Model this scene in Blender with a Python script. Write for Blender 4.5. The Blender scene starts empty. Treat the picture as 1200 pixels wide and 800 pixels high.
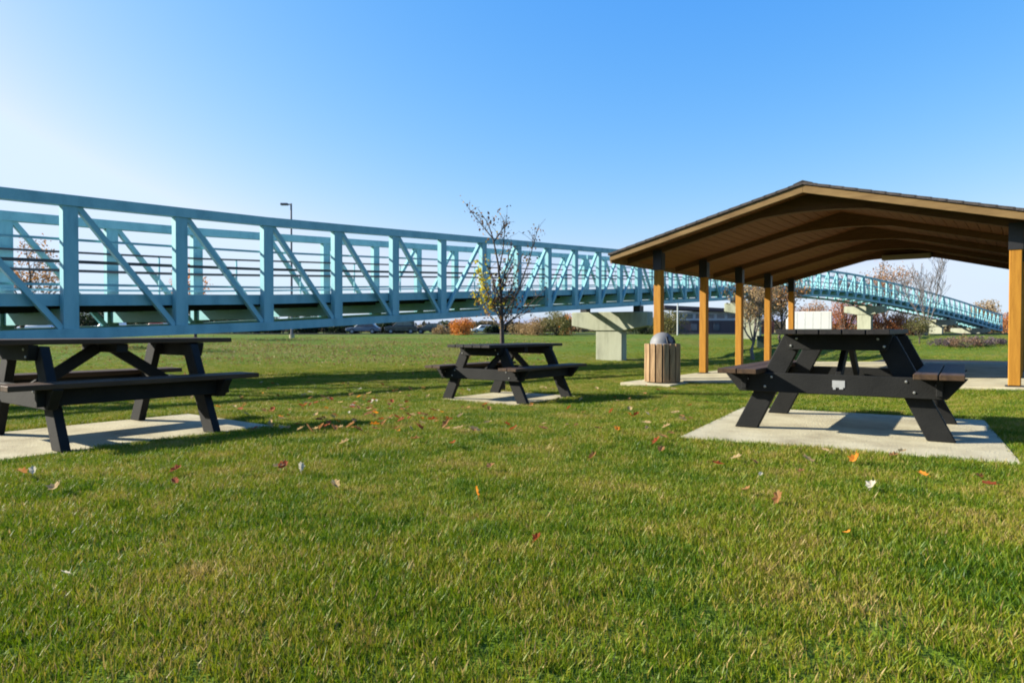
import bpy, bmesh, math, random
import numpy as np
from mathutils import Vector, Matrix, Euler
random.seed(7); rng = np.random.default_rng(7)
S = bpy.context.scene
COL = S.collection
R = math.radians

# ------------------------------------------------------------------ camera, sky, sun, exposure
CAMZ = 0.77
cam_d = bpy.data.cameras.new("camera"); cam = bpy.data.objects.new("camera", cam_d); COL.objects.link(cam)
cam_d.sensor_width = 36; cam_d.lens = 24.0; cam_d.clip_start = 0.05; cam_d.clip_end = 8000
cam.location = (0, 0, CAMZ); cam.rotation_euler = (R(90 - 0.93), 0, 0)
S.camera = cam
S.render.resolution_x = 1024; S.render.resolution_y = 682

SUN_EL = 27.0; SUN_PHI = 6.0          # elevation; degrees ahead of straight left
w = bpy.data.worlds.new("World"); S.world = w; w.use_nodes = True
nt = w.node_tree; nt.nodes.clear()
sky = nt.nodes.new("ShaderNodeTexSky"); sky.sky_type = 'NISHITA'; sky.sun_disc = False
sky.sun_elevation = R(SUN_EL); sky.sun_rotation = R(-(90 - SUN_PHI))
sky.altitude = 0; sky.air_density = 1.0; sky.dust_density = 1.2; sky.ozone_density = 2.0
bg = nt.nodes.new("ShaderNodeBackground"); bg.inputs[1].default_value = 0.10
ow = nt.nodes.new("ShaderNodeOutputWorld")
# the camera's rendering of the sky: one tone curve per channel, the same in every direction
sp = nt.nodes.new("ShaderNodeSeparateColor"); cb = nt.nodes.new("ShaderNodeCombineColor"); nt.links.new(sky.outputs[0], sp.inputs[0])
def mth(op, x, y):
    n = nt.nodes.new("ShaderNodeMath"); n.operation = op
    for i, q in enumerate((x, y)):
        if isinstance(q, (int, float)): n.inputs[i].default_value = q
        else: nt.links.new(q, n.inputs[i])
    return n.outputs[0]
def curve(ch, pw, gain, top): return mth('MINIMUM', mth('MULTIPLY', mth('POWER', mth('MULTIPLY', sp.outputs[ch], 0.1), pw), gain), top)
sr = curve(0, 1.76, 5.1, 0.74); sg_ = mth('MAXIMUM', curve(1, 0.86, 1.72, 0.90), mth('MULTIPLY', sr, 1.17)); sb_ = mth('MAXIMUM', curve(2, 0.20, 1.22, 1.2), mth('MULTIPLY', sr, 1.36))
for ch, q in enumerate((sr, sg_, sb_)): nt.links.new(mth('MULTIPLY', q, 10 / 2.83), cb.inputs[ch])
nt.links.new(cb.outputs[0], bg.inputs[0]); nt.links.new(bg.outputs[0], ow.inputs[0])
sd = Vector((-math.cos(R(SUN_PHI)) * math.cos(R(SUN_EL)), math.sin(R(SUN_PHI)) * math.cos(R(SUN_EL)), math.sin(R(SUN_EL))))
sl = bpy.data.lights.new("sun", 'SUN'); sl.energy = 5.0; sl.angle = R(0.53); sl.color = (1.0, 0.92, 0.78)
so = bpy.data.objects.new("sun", sl); COL.objects.link(so)
so.rotation_euler = sd.to_track_quat('Z', 'Y').to_euler(); so.location = (-30, 5, 30)
S.view_settings.view_transform = 'Standard'; S.view_settings.look = 'None'
S.view_settings.exposure = 1.5; S.view_settings.gamma = 1.0
S.render.engine = 'CYCLES'
S.cycles.max_bounces = 6; S.cycles.transparent_max_bounces = 6
S.cycles.pixel_filter_type = 'BLACKMAN_HARRIS'; S.cycles.filter_width = 1.9

# ------------------------------------------------------------------ materials
def mat(name, c1, c2=None, rough=0.7, scale=6.0, bump=0.0, bscale=None, c3=None, spec=0.4, metal=0.0, stretch=None, detail=6, coat=0.0):
    m = bpy.data.materials.new(name); m.use_nodes = True
    t = m.node_tree; b = t.nodes["Principled BSDF"]
    b.inputs["Roughness"].default_value = rough; b.inputs["Metallic"].default_value = metal
    b.inputs["Specular IOR Level"].default_value = spec
    b.inputs["Coat Weight"].default_value = coat
    b.inputs["Base Color"].default_value = (*c1, 1)
    if c2 is not None or bump:
        tc = t.nodes.new("ShaderNodeTexCoord"); mp = t.nodes.new("ShaderNodeMapping")
        t.links.new(tc.outputs["Object"], mp.inputs[0])
        if stretch: mp.inputs["Scale"].default_value = stretch
        n = t.nodes.new("ShaderNodeTexNoise"); n.inputs["Scale"].default_value = scale; n.inputs["Detail"].default_value = detail
        n.inputs["Roughness"].default_value = 0.62
        t.links.new(mp.outputs[0], n.inputs["Vector"])
        if c2 is not None:
            r = t.nodes.new("ShaderNodeValToRGB"); e = r.color_ramp.elements
            e[0].position = 0.32; e[0].color = (*c1, 1); e[1].position = 0.68; e[1].color = (*c2, 1)
            if c3 is not None:
                k = e.new(0.5); k.color = (*c3, 1)
            t.links.new(n.outputs[0], r.inputs[0]); t.links.new(r.outputs[0], b.inputs["Base Color"])
        if bump:
            n2 = t.nodes.new("ShaderNodeTexNoise"); n2.inputs["Scale"].default_value = bscale or scale * 5; n2.inputs["Detail"].default_value = 5
            t.links.new(mp.outputs[0], n2.inputs["Vector"])
            bu = t.nodes.new("ShaderNodeBump"); bu.inputs["Strength"].default_value = bump; bu.inputs["Distance"].default_value = 0.02
            t.links.new(n2.outputs[0], bu.inputs["Height"]); t.links.new(bu.outputs[0], b.inputs["Normal"])
    return m

def leaf_mat(name, stops, trans=0.35, rough=0.6):
    """leaf colour from a per-face 'tone' attribute through a ramp; diffuse + translucent"""
    m = bpy.data.materials.new(name); m.use_nodes = True; t = m.node_tree
    b = t.nodes["Principled BSDF"]; out = t.nodes["Material Output"]
    a = t.nodes.new("ShaderNodeAttribute"); a.attribute_name = "tone"
    r = t.nodes.new("ShaderNodeValToRGB"); e = r.color_ramp.elements
    e[0].position = 0; e[0].color = (*stops[0], 1); e[1].position = 1; e[1].color = (*stops[-1], 1)
    for i, s in enumerate(stops[1:-1]):
        k = e.new((i + 1) / (len(stops) - 1)); k.color = (*s, 1)
    t.links.new(a.outputs["Fac"], r.inputs[0]); t.links.new(r.outputs[0], b.inputs["Base Color"])
    b.inputs["Roughness"].default_value = rough; b.inputs["Specular IOR Level"].default_value = 0.3
    tr = t.nodes.new("ShaderNodeBsdfTranslucent"); t.links.new(r.outputs[0], tr.inputs[0])
    mx = t.nodes.new("ShaderNodeMixShader"); mx.inputs[0].default_value = trans
    t.links.new(b.outputs[0], mx.inputs[1]); t.links.new(tr.outputs[0], mx.inputs[2]); t.links.new(mx.outputs[0], out.inputs[0])
    return m

def grass_mat():
    m = bpy.data.materials.new("grass_blades"); m.use_nodes = True; t = m.node_tree
    b = t.nodes["Principled BSDF"]; out = t.nodes["Material Output"]
    oi = t.nodes.new("ShaderNodeObjectInfo")
    ge = t.nodes.new("ShaderNodeNewGeometry")
    n = t.nodes.new("ShaderNodeTexNoise"); n.inputs["Scale"].default_value = 1.7; n.inputs["Detail"].default_value = 8; n.inputs["Roughness"].default_value = 0.7
    t.links.new(ge.outputs["Position"], n.inputs["Vector"])
    at = t.nodes.new("ShaderNodeAttribute"); at.attribute_name = "tone"
    s1 = t.nodes.new("ShaderNodeMath"); s1.operation = 'MULTIPLY_ADD'; s1.inputs[1].default_value = 0.30
    t.links.new(oi.outputs["Random"], s1.inputs[0])
    m2 = t.nodes.new("ShaderNodeMath"); m2.operation = 'MULTIPLY'; m2.inputs[1].default_value = 0.50
    t.links.new(at.outputs["Fac"], m2.inputs[0]); t.links.new(m2.outputs[0], s1.inputs[2])
    s2 = t.nodes.new("ShaderNodeMath"); s2.operation = 'MULTIPLY_ADD'; s2.inputs[1].default_value = 2.6
    t.links.new(n.outputs[0], s2.inputs[0]); t.links.new(s1.outputs[0], s2.inputs[2])
    s3 = t.nodes.new("ShaderNodeMath"); s3.operation = 'SUBTRACT'; s3.inputs[1].default_value = 1.20
    t.links.new(s2.outputs[0], s3.inputs[0])
    r = t.nodes.new("ShaderNodeValToRGB"); e = r.color_ramp.elements
    e[0].position = 0.05; e[0].color = (*GR[0], 1); e[1].position = 1.0; e[1].color = (*GR[4], 1)
    for p, c in ((0.35, GR[1]), (0.62, GR[2]), (0.84, GR[3])):
        k = e.new(p); k.color = (*c, 1)
    t.links.new(s3.outputs[0], r.inputs[0]); t.links.new(r.outputs[0], b.inputs["Base Color"])
    b.inputs["Roughness"].default_value = 0.5; b.inputs["Specular IOR Level"].default_value = 0.28
    tr = t.nodes.new("ShaderNodeBsdfTranslucent"); t.links.new(r.outputs[0], tr.inputs[0])
    mx = t.nodes.new("ShaderNodeMixShader"); mx.inputs[0].default_value = 0.35
    t.links.new(b.outputs[0], mx.inputs[1]); t.links.new(tr.outputs[0], mx.inputs[2]); t.links.new(mx.outputs[0], out.inputs[0])
    return m
GR = [(0.036, 0.090, 0.002), (0.096, 0.160, 0.003), (0.180, 0.205, 0.007), (0.25, 0.20, 0.028), (0.34, 0.25, 0.09)]

def lawn_mat():
    m = bpy.data.materials.new("lawn"); m.use_nodes = True; t = m.node_tree
    b = t.nodes["Principled BSDF"]; b.inputs["Roughness"].default_value = 0.9; b.inputs["Specular IOR Level"].default_value = 0.1
    ge = t.nodes.new("ShaderNodeNewGeometry")
    def noise(s, d=6):
        n = t.nodes.new("ShaderNodeTexNoise"); n.inputs["Scale"].default_value = s; n.inputs["Detail"].default_value = d
        t.links.new(ge.outputs["Position"], n.inputs["Vector"]); return n
    def ramp(n, stops):
        r = t.nodes.new("ShaderNodeValToRGB"); e = r.color_ramp.elements
        e[0].position = stops[0][0]; e[0].color = (*stops[0][1], 1); e[1].position = stops[-1][0]; e[1].color = (*stops[-1][1], 1)
        for p, c in stops[1:-1]:
            k = e.new(p); k.color = (*c, 1)
        t.links.new(n.outputs[0], r.inputs[0]); return r
    a = ramp(noise(9, 8), [(0.3, (0.035, 0.060, 0.008)), (0.5, (0.075, 0.115, 0.010)), (0.66, (0.115, 0.135, 0.022)), (0.8, (0.17, 0.15, 0.05))])
    c = ramp(noise(0.16, 6), [(0.38, (0.055, 0.115, 0.006)), (0.5, (0.090, 0.135, 0.012)), (0.62, (0.15, 0.13, 0.035))])
    mx = t.nodes.new("ShaderNodeMix"); mx.data_type = 'RGBA'; mx.inputs[0].default_value = 0.5
    t.links.new(a.outputs[0], mx.inputs[6]); t.links.new(c.outputs[0], mx.inputs[7]); t.links.new(mx.outputs[2], b.inputs["Base Color"])
    n2 = noise(35, 4); bu = t.nodes.new("ShaderNodeBump"); bu.inputs["Strength"].default_value = 0.9; bu.inputs["Distance"].default_value = 0.05
    t.links.new(n2.outputs[0], bu.inputs["Height"]); t.links.new(bu.outputs[0], b.inputs["Normal"])
    return m

M = {}
M['paint'] = mat("teal_steel_paint", (0.135, 0.315, 0.355), (0.215, 0.435, 0.47), c3=(0.18, 0.395, 0.435), rough=0.5, scale=2.6, detail=12, bump=0.05, spec=0.25, stretch=(1, 1, 0.5))
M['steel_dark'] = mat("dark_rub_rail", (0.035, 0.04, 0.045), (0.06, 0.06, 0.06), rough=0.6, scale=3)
M['concrete'] = mat("concrete", (0.23, 0.20, 0.13), (0.40, 0.37, 0.255), rough=0.95, scale=2.2, bump=0.35, bscale=60, c3=(0.335, 0.305, 0.205), detail=14, spec=0.2)
M['pier'] = mat("cast_concrete", (0.20, 0.21, 0.155), (0.31, 0.325, 0.245), rough=0.9, scale=1.6, bump=0.25, bscale=20, detail=12, spec=0.2, c3=(0.28, 0.295, 0.22), stretch=(1.5, 1.5, 0.35))
M['asphalt'] = mat("asphalt", (0.018, 0.020, 0.024), (0.030, 0.032, 0.036), rough=1.0, scale=8, bump=0.3, bscale=80, spec=0.05)
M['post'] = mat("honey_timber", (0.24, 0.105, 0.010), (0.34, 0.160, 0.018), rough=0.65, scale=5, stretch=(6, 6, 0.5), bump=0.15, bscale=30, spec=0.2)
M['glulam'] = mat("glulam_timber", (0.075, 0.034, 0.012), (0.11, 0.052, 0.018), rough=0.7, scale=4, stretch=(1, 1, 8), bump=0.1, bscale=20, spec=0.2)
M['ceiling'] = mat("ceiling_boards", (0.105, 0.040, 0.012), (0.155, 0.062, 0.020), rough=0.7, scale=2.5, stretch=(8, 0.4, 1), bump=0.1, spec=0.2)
M['fascia'] = mat("fascia_timber", (0.115, 0.070, 0.028), (0.19, 0.125, 0.052), rough=0.75, scale=3, stretch=(0.6, 4, 4), spec=0.15)
M['shingle'] = mat("dark_shingles", (0.025, 0.022, 0.022), (0.06, 0.05, 0.045), rough=0.9, scale=12, bump=0.5)
M['bracket'] = mat("black_steel", (0.012, 0.012, 0.014), rough=0.45)
M['lumber'] = mat("black_recycled_lumber", (0.005, 0.0055, 0.0055), (0.011, 0.0115, 0.011), rough=0.7, scale=5, bump=0.12, bscale=90, spec=0.2)
M['plank'] = mat("brown_recycled_lumber", (0.030, 0.018, 0.010), (0.068, 0.040, 0.020), rough=0.6, scale=4, stretch=(6, 0.6, 6), bump=0.2, bscale=50, spec=0.2)
M['plank2'] = mat("charcoal_recycled_lumber", (0.009, 0.009, 0.009), (0.018, 0.016, 0.015), rough=0.6, scale=4, stretch=(6, 0.6, 6), bump=0.2, bscale=50, spec=0.2)
M['deck'] = mat("pale_deck_concrete", (0.50, 0.49, 0.44), (0.58, 0.57, 0.52), rough=0.9, scale=2)
M['pan'] = mat("underdeck_shade", (0.02, 0.026, 0.022), (0.035, 0.042, 0.034), rough=1.0, scale=2, spec=0.0)  # shade beneath the deck put into a near-black green colour
M['bolt'] = mat("bolt_zinc", (0.4, 0.4, 0.38), rough=0.35, metal=0.8)
M['plate'] = mat("aluminium_plate", (0.30, 0.31, 0.31), (0.24, 0.25, 0.25), rough=0.5, scale=30)
M['slat'] = mat("bin_slats", (0.15, 0.088, 0.04), (0.34, 0.22, 0.11), rough=0.8, scale=5, stretch=(5, 5, 0.6), bump=0.3)
M['dome'] = mat("grey_dome_plastic", (0.12, 0.125, 0.13), (0.17, 0.172, 0.18), rough=0.6, scale=3)
M['bin'] = mat("bin_liner", (0.02, 0.02, 0.022), rough=0.6)
M['bark'] = mat("bark", (0.045, 0.035, 0.028), (0.09, 0.072, 0.06), rough=0.95, scale=12, bump=0.6)
M['barkgrey'] = mat("grey_bark", (0.10, 0.088, 0.085), (0.16, 0.145, 0.14), rough=0.95, scale=10, bump=0.5)
M['pole'] = mat("lamp_pole_paint", (0.10, 0.10, 0.13), rough=0.5)
M['galv'] = mat("galvanised_pole", (0.42, 0.44, 0.44), rough=0.5, metal=0.3)
M['wallgrey'] = mat("pale_metal_wall", (0.42, 0.46, 0.50), (0.5, 0.54, 0.57), rough=0.7, scale=1)
M['brick'] = mat("dark_brick", (0.06, 0.05, 0.055), (0.10, 0.08, 0.08), rough=0.9, scale=8)
M['redbrick'] = mat("red_brick", (0.16, 0.055, 0.04), (0.22, 0.08, 0.055), rough=0.9, scale=8)
M['roofdark'] = mat("dark_roof_metal", (0.04, 0.035, 0.045), rough=0.6)
M['glass'] = mat("window_glass", (0.05, 0.07, 0.09), rough=0.08, spec=0.8)
M['white'] = mat("white_paint", (0.60, 0.60, 0.60), (0.66, 0.65, 0.64), rough=0.45, scale=2)
M['silver'] = mat("silver_blue_paint", (0.10, 0.14, 0.18), rough=0.4, metal=0.2, coat=0.3)
M['carwhite'] = mat("white_car_paint", (0.78, 0.78, 0.78), rough=0.3, coat=0.6)
M['cardark'] = mat("black_car_paint", (0.02, 0.022, 0.026), rough=0.25, coat=0.6)
M['carred'] = mat("red_car_paint", (0.30, 0.03, 0.025), rough=0.3, coat=0.6)
M['tyre'] = mat("tyre_rubber", (0.02, 0.02, 0.02), rough=0.9)
M['utility'] = mat("dark_green_box", (0.016, 0.035, 0.022), rough=0.6)
M['tan_box'] = mat("tan_box_finish", (0.22, 0.18, 0.10), rough=0.6)
M['lens'] = mat("amber_lens", (0.6, 0.1, 0.05), rough=0.3)
M['grass'] = grass_mat(); M['lawn'] = lawn_mat()

# ------------------------------------------------------------------ mesh helpers
def link(name, me, parent=None, loc=(0, 0, 0)):
    o = bpy.data.objects.new(name, me); COL.objects.link(o); o.location = loc
    if parent is not None: o.parent = parent
    return o
def thing(name, label, cat, loc=(0, 0, 0), rz=0.0, group=None):
    o = bpy.data.objects.new(name, None); COL.objects.link(o); o.location = loc; o.rotation_euler = (0, 0, rz)
    o.empty_display_size = 0.2
    o['label'] = label; o['category'] = cat
    if group: o['group'] = group
    return o
def tag(o, label, cat, group=None, kind=None):
    o['label'] = label
    if cat: o['category'] = cat
    if group: o['group'] = group
    if kind: o['kind'] = kind
    return o
class MB:
    def __init__(s): s.v = []; s.f = []; s.t = []; s.mi = []
    def add(s, vs, fs, tone=0.5, mi=0):
        b = len(s.v); s.v += [tuple(x) for x in vs]
        for f in fs: s.f.append(tuple(b + i for i in f)); s.t.append(tone); s.mi.append(mi)
    def box(s, c, d, mtx=None, tone=0.5):
        x, y, z = d[0] / 2, d[1] / 2, d[2] / 2
        vs = [Vector((sx * x, sy * y, sz * z)) for sx in (-1, 1) for sy in (-1, 1) for sz in (-1, 1)]
        if mtx is not None: vs = [mtx @ v for v in vs]
        vs = [v + Vector(c) for v in vs]
        s.add(vs, [(0, 1, 3, 2), (4, 6, 7, 5), (0, 4, 5, 1), (2, 3, 7, 6), (0, 2, 6, 4), (1, 5, 7, 3)], tone)
    def prism(s, poly, a, b, ax='Y'):
        """poly of (p,q) extruded from a to b along ax ('Y': p=x,q=z; 'X': p=y,q=z; 'Z': p=x,q=y)"""
        def P(p, q, k): return {'Y': (p, k, q), 'X': (k, p, q), 'Z': (p, q, k)}[ax]
        n = len(poly)
        vs = [P(p, q, a) for p, q in poly] + [P(p, q, b) for p, q in poly]
        fs = [tuple(range(n))[::-1], tuple(range(n, 2 * n))] + [(i, (i + 1) % n, n + (i + 1) % n, n + i) for i in range(n)]
        s.add(vs, fs)
    def tube(s, pts, rad, n=6, tone=0.5, cap=True):
        pts = [Vector(p) for p in pts]
        if not hasattr(rad, '__len__'): rad = [rad] * len(pts)
        b = len(s.v); up = Vector((0.13, 0.21, 0.97)); rings = []
        for i, p in enumerate(pts):
            d = (pts[min(i + 1, len(pts) - 1)] - pts[max(i - 1, 0)])
            if d.length < 1e-9: d = Vector((0, 0, 1))
            d.normalize(); a = d.cross(up)
            if a.length < 0.05: a = d.cross(Vector((1, 0, 0)))
            a.normalize(); c = d.cross(a)
            for k in range(n):
                t = 2 * math.pi * k / n; s.v.append(tuple(p + (a * math.cos(t) + c * math.sin(t)) * rad[i]))
        for i in range(len(pts) - 1):
            for k in range(n):
                s.f.append((b + i * n + k, b + i * n + (k + 1) % n, b + (i + 1) * n + (k + 1) % n, b + (i + 1) * n + k)); s.t.append(tone); s.mi.append(0)
        if cap:
            s.f.append(tuple(b + k for k in range(n))[::-1]); s.t.append(tone); s.mi.append(0)
            e = b + (len(pts) - 1) * n; s.f.append(tuple(e + k for k in range(n))); s.t.append(tone); s.mi.append(0)
    def lathe(s, prof, n=20, c=(0, 0, 0)):
        b = len(s.v)
        for r, z in prof:
            for k in range(n):
                t = 2 * math.pi * k / n; s.v.append((c[0] + r * math.cos(t), c[1] + r * math.sin(t), c[2] + z))
        for i in range(len(prof) - 1):
            for k in range(n):
                s.f.append((b + i * n + k, b + i * n + (k + 1) % n, b + (i + 1) * n + (k + 1) % n, b + (i + 1) * n + k)); s.t.append(.5); s.mi.append(0)
    def mesh(s, name, m, bev=0.0, smooth=False, tone=False):
        me = bpy.data.meshes.new(name); me.from_pydata(s.v, [], s.f)
        for mm in (m if isinstance(m, (list, tuple)) else [m]): me.materials.append(mm)
        if tone:
            a = me.attributes.new("tone", 'FLOAT', 'FACE'); a.data.foreach_set("value", np.array(s.t, dtype=np.float32))
        if any(s.mi): me.polygons.foreach_set("material_index", np.array(s.mi, dtype=np.int32))
        bm = bmesh.new(); bm.from_mesh(me)
        if not tone: bmesh.ops.recalc_face_normals(bm, faces=bm.faces)
        if bev: bmesh.ops.bevel(bm, geom=list(bm.edges), offset=bev, segments=1, affect='EDGES', profile=0.5)
        bm.to_mesh(me); bm.free()
        if smooth: me.polygons.foreach_set("use_smooth", np.ones(len(me.polygons), dtype=bool))
        me.update(); return me
    def obj(s, name, m, parent=None, loc=(0, 0, 0), **k): return link(name, s.mesh(name, m, **k), parent, loc)

def dup(root, loc, rz, label=None):
    r = root.copy(); COL.objects.link(r); r.location = loc; r.rotation_euler = (0, 0, rz)
    if label: r['label'] = label
    for ch in list(root.children):
        c = ch.copy(); COL.objects.link(c); c.parent = r
        for g in list(ch.children):
            d = g.copy(); COL.objects.link(d); d.parent = c
    return r

# ------------------------------------------------------------------ layout frames
AX = R(37.3)                                   # tables and shelter lie along this bearing
def uv(a): return Vector((math.sin(a), math.cos(a))), Vector((math.cos(a), -math.sin(a)))
PU, PN = uv(AX)
PC = Vector((5.43, 12.40))                     # centre of the shelter's first frame
SLAB_Z = -0.215
TABLES = [  # X, Y, z(pad top), bearing, pad centre, pad half length, pad half width
    dict(k='right', x=2.765, y=5.61, z=-0.01, a=R(33.5), pa=R(30), pc=(2.68, 5.48), pl=1.13, pw=1.02),
    dict(k='left', x=-3.38, y=5.66, z=-0.085, a=R(37), pa=R(37), pc=(-3.40, 5.70), pl=1.10, pw=0.74),
    dict(k='mid', x=-0.06, y=9.98, z=-0.215, a=R(36), pa=R(36), pc=(-0.04, 10.03), pl=0.78, pw=0.68),
]
def in_rect(x, y, c, a, l, wd, m=0.0):
    u, n = uv(a); dx = x - c[0]; dy = y - c[1]
    return (np.abs(dx * u.x + dy * u.y) < l + m) & (np.abs(dx * n.x + dy * n.y) < wd + m)
def rect_dist(x, y, c, a, l, wd):
    u, n = uv(a); dx = x - c[0]; dy = y - c[1]
    p = np.maximum(np.abs(dx * u.x + dy * u.y) - l, 0); q = np.maximum(np.abs(dx * n.x + dy * n.y) - wd, 0)
    return np.sqrt(p * p + q * q)
PAV_C = PC + PU * 4.92; PAV_L = 5.25; PAV_W = 3.20; PAV_Z = -0.172; FALL = 0.024
ASP_C = PC + PU * 13.4 + PN * 14.0; ASP_L = 2.85; ASP_W = 15.2
RN = [0, 2.0, 5.5, 7.0, 9.7, 14, 20, 28, 34, 40, 47, 55, 64, 74, 90, 120, 400, 5000]
RZ = [0, 0.0, -.05, -.10, -.215, -.29, -.42, -.62, -.76, -.66, -.36, -.02, .18, .27, .27, .25, -.4, -.4]
def sstep(t): t = np.clip(t, 0, 1); return t * t * (3 - 2 * t)
def ground(x, y):
    x = np.asarray(x, float); y = np.asarray(y, float)
    r = np.sqrt(x * x + y * y)
    z = np.interp(r, RN, RZ)
    z = z + 0.16 * sstep((x - 3.0) / 4.0) * sstep((13 - r) / 4.0) * sstep((r - 3) / 3)
    z = z + 0.012 * np.sin(x * 1.3 + 0.7) * np.sin(y * 0.9) * sstep(r / 3) + 0.03 * np.sin(x * .21 + 1) * np.sin(y * .17 + 2) + 0.10 * np.sin(x * .33 + .6 * np.sin(y * .4)) * np.sin(y * .52 + .15 * x) * sstep((r - 30) / 12) * sstep((80 - r) / 20)
    for c, a, l, wd, zz, f in [(t['pc'], t['pa'], t['pl'], t['pw'], t['z'] - 0.008, 1.1) for t in TABLES] + \
            [(tuple(PAV_C), AX, PAV_L, PAV_W, PAV_Z - 0.045 + FALL * ((x - PAV_C.x) * PN.x + (y - PAV_C.y) * PN.y).clip(-4, 4), 1.8), (tuple(ASP_C), AX, ASP_L, ASP_W, -0.33, 2.0)]:
        d = rect_dist(x, y, c, a, l, wd); k = 1 - sstep(d / f)
        z = z * (1 - k) + zz * k
    return z
def gz(x, y): return float(ground(x, y))

# ------------------------------------------------------------------ setting: ground
def terrain():
    radii = np.concatenate([[0.01], np.geomspace(0.6, 40, 190), np.geomspace(41, 5000, 70)])
    ang = np.concatenate([np.linspace(-50, 50, 401), np.linspace(50, 310, 90)[1:-1]]); ang = np.radians(ang)
    A, Rr = np.meshgrid(ang, radii); X = np.sin(A) * Rr; Y = np.cos(A) * Rr; Z = ground(X, Y)
    n = len(ang); V = np.stack([X, Y, Z], -1).reshape(-1, 3)
    F = []
    i, j = np.meshgrid(np.arange(len(radii) - 1), np.arange(n), indexing='ij'); j2 = (j + 1) % n
    F = np.stack([i * n + j, i * n + j2, (i + 1) * n + j2, (i + 1) * n + j], -1).reshape(-1, 4)
    me = bpy.data.meshes.new("ground"); me.vertices.add(len(V)); me.vertices.foreach_set("co", V.ravel())
    me.loops.add(F.size); me.loops.foreach_set("vertex_index", F.ravel().astype(np.int32))
    me.polygons.add(len(F)); me.polygons.foreach_set("loop_start", (np.arange(len(F)) * 4).astype(np.int32))
    me.polygons.foreach_set("loop_total", np.full(len(F), 4, np.int32)); me.update(calc_edges=True); me.validate()
    me.polygons.foreach_set("use_smooth", np.ones(len(F), bool)); me.materials.append(M['lawn'])
    if me.polygons[5000].normal.z < 0: me.flip_normals()
    o = link("ground", me); o['kind'] = 'structure'; o['label'] = "green autumn lawn dipping away and rising to a low bank"
terrain()
def slab(name, c, a, l, wd, top, thick, m, label, joints=(), tilt=0.0):
    """concrete sheet cast in bays with recessed joints between them; every bay is a child of the slab"""
    u, n = uv(a)
    root = None
    cuts = [-l] + list(joints) + [l]
    base = MB(); base.box((0, 0, -thick / 2 - 0.012), (2 * wd - 0.02, 2 * l - 0.02, thick - 0.024))
    o = base.obj(name, m); o.location = (c[0], c[1], top); o.rotation_euler = (0, -math.atan(tilt), -a)
    o['kind'] = 'structure'; o['label'] = label
    for p, q in zip(cuts[:-1], cuts[1:]):
        b = MB(); b.box((0, (p + q) / 2, -thick / 2), (2 * wd, q - p - 0.012, thick)); b.obj('concrete_bay', m, o, bev=0.008)
    return o
for t in TABLES:
    slab("concrete_pad", t['pc'], t['pa'], t['pl'], t['pw'], t['z'], 0.12, M['concrete'], {
        'right': "pale concrete pad under the right picnic table", 'left': "pale concrete pad under the left picnic table",
        'mid': "pale concrete pad under the picnic table by the sapling"}[t['k']])
slab("shelter_floor", PAV_C, AX, PAV_L, PAV_W, PAV_Z, 0.15, M['concrete'], "concrete floor slab under the timber shelter", joints=(-2.7, 0, 2.7), tilt=FALL)
slab("bin_pad", (2.76, 13.22), AX, 0.42, 0.52, SLAB_Z - 0.022, 0.12, M['concrete'], "small concrete pad under the trash bin")
ab = MB(); ab.box((0, 0, -0.05), (2 * ASP_W, 2 * ASP_L, 0.1)); o = ab.obj("road", M['asphalt']); o.location = (ASP_C.x, ASP_C.y, -0.30); o.rotation_euler = (0, 0, -AX)
o['kind'] = 'structure'; o['label'] = "dark asphalt road running behind the shelter"
# parking road behind the bank
pk = MB(); pk.box((0, 0, -0.05), (220, 26, 0.1)); o = pk.obj("parking_lot", M['asphalt']); o.location = (0, 100, 0.315)
o['kind'] = 'structure'; o['label'] = "asphalt parking lot beyond the grassy bank"

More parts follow.
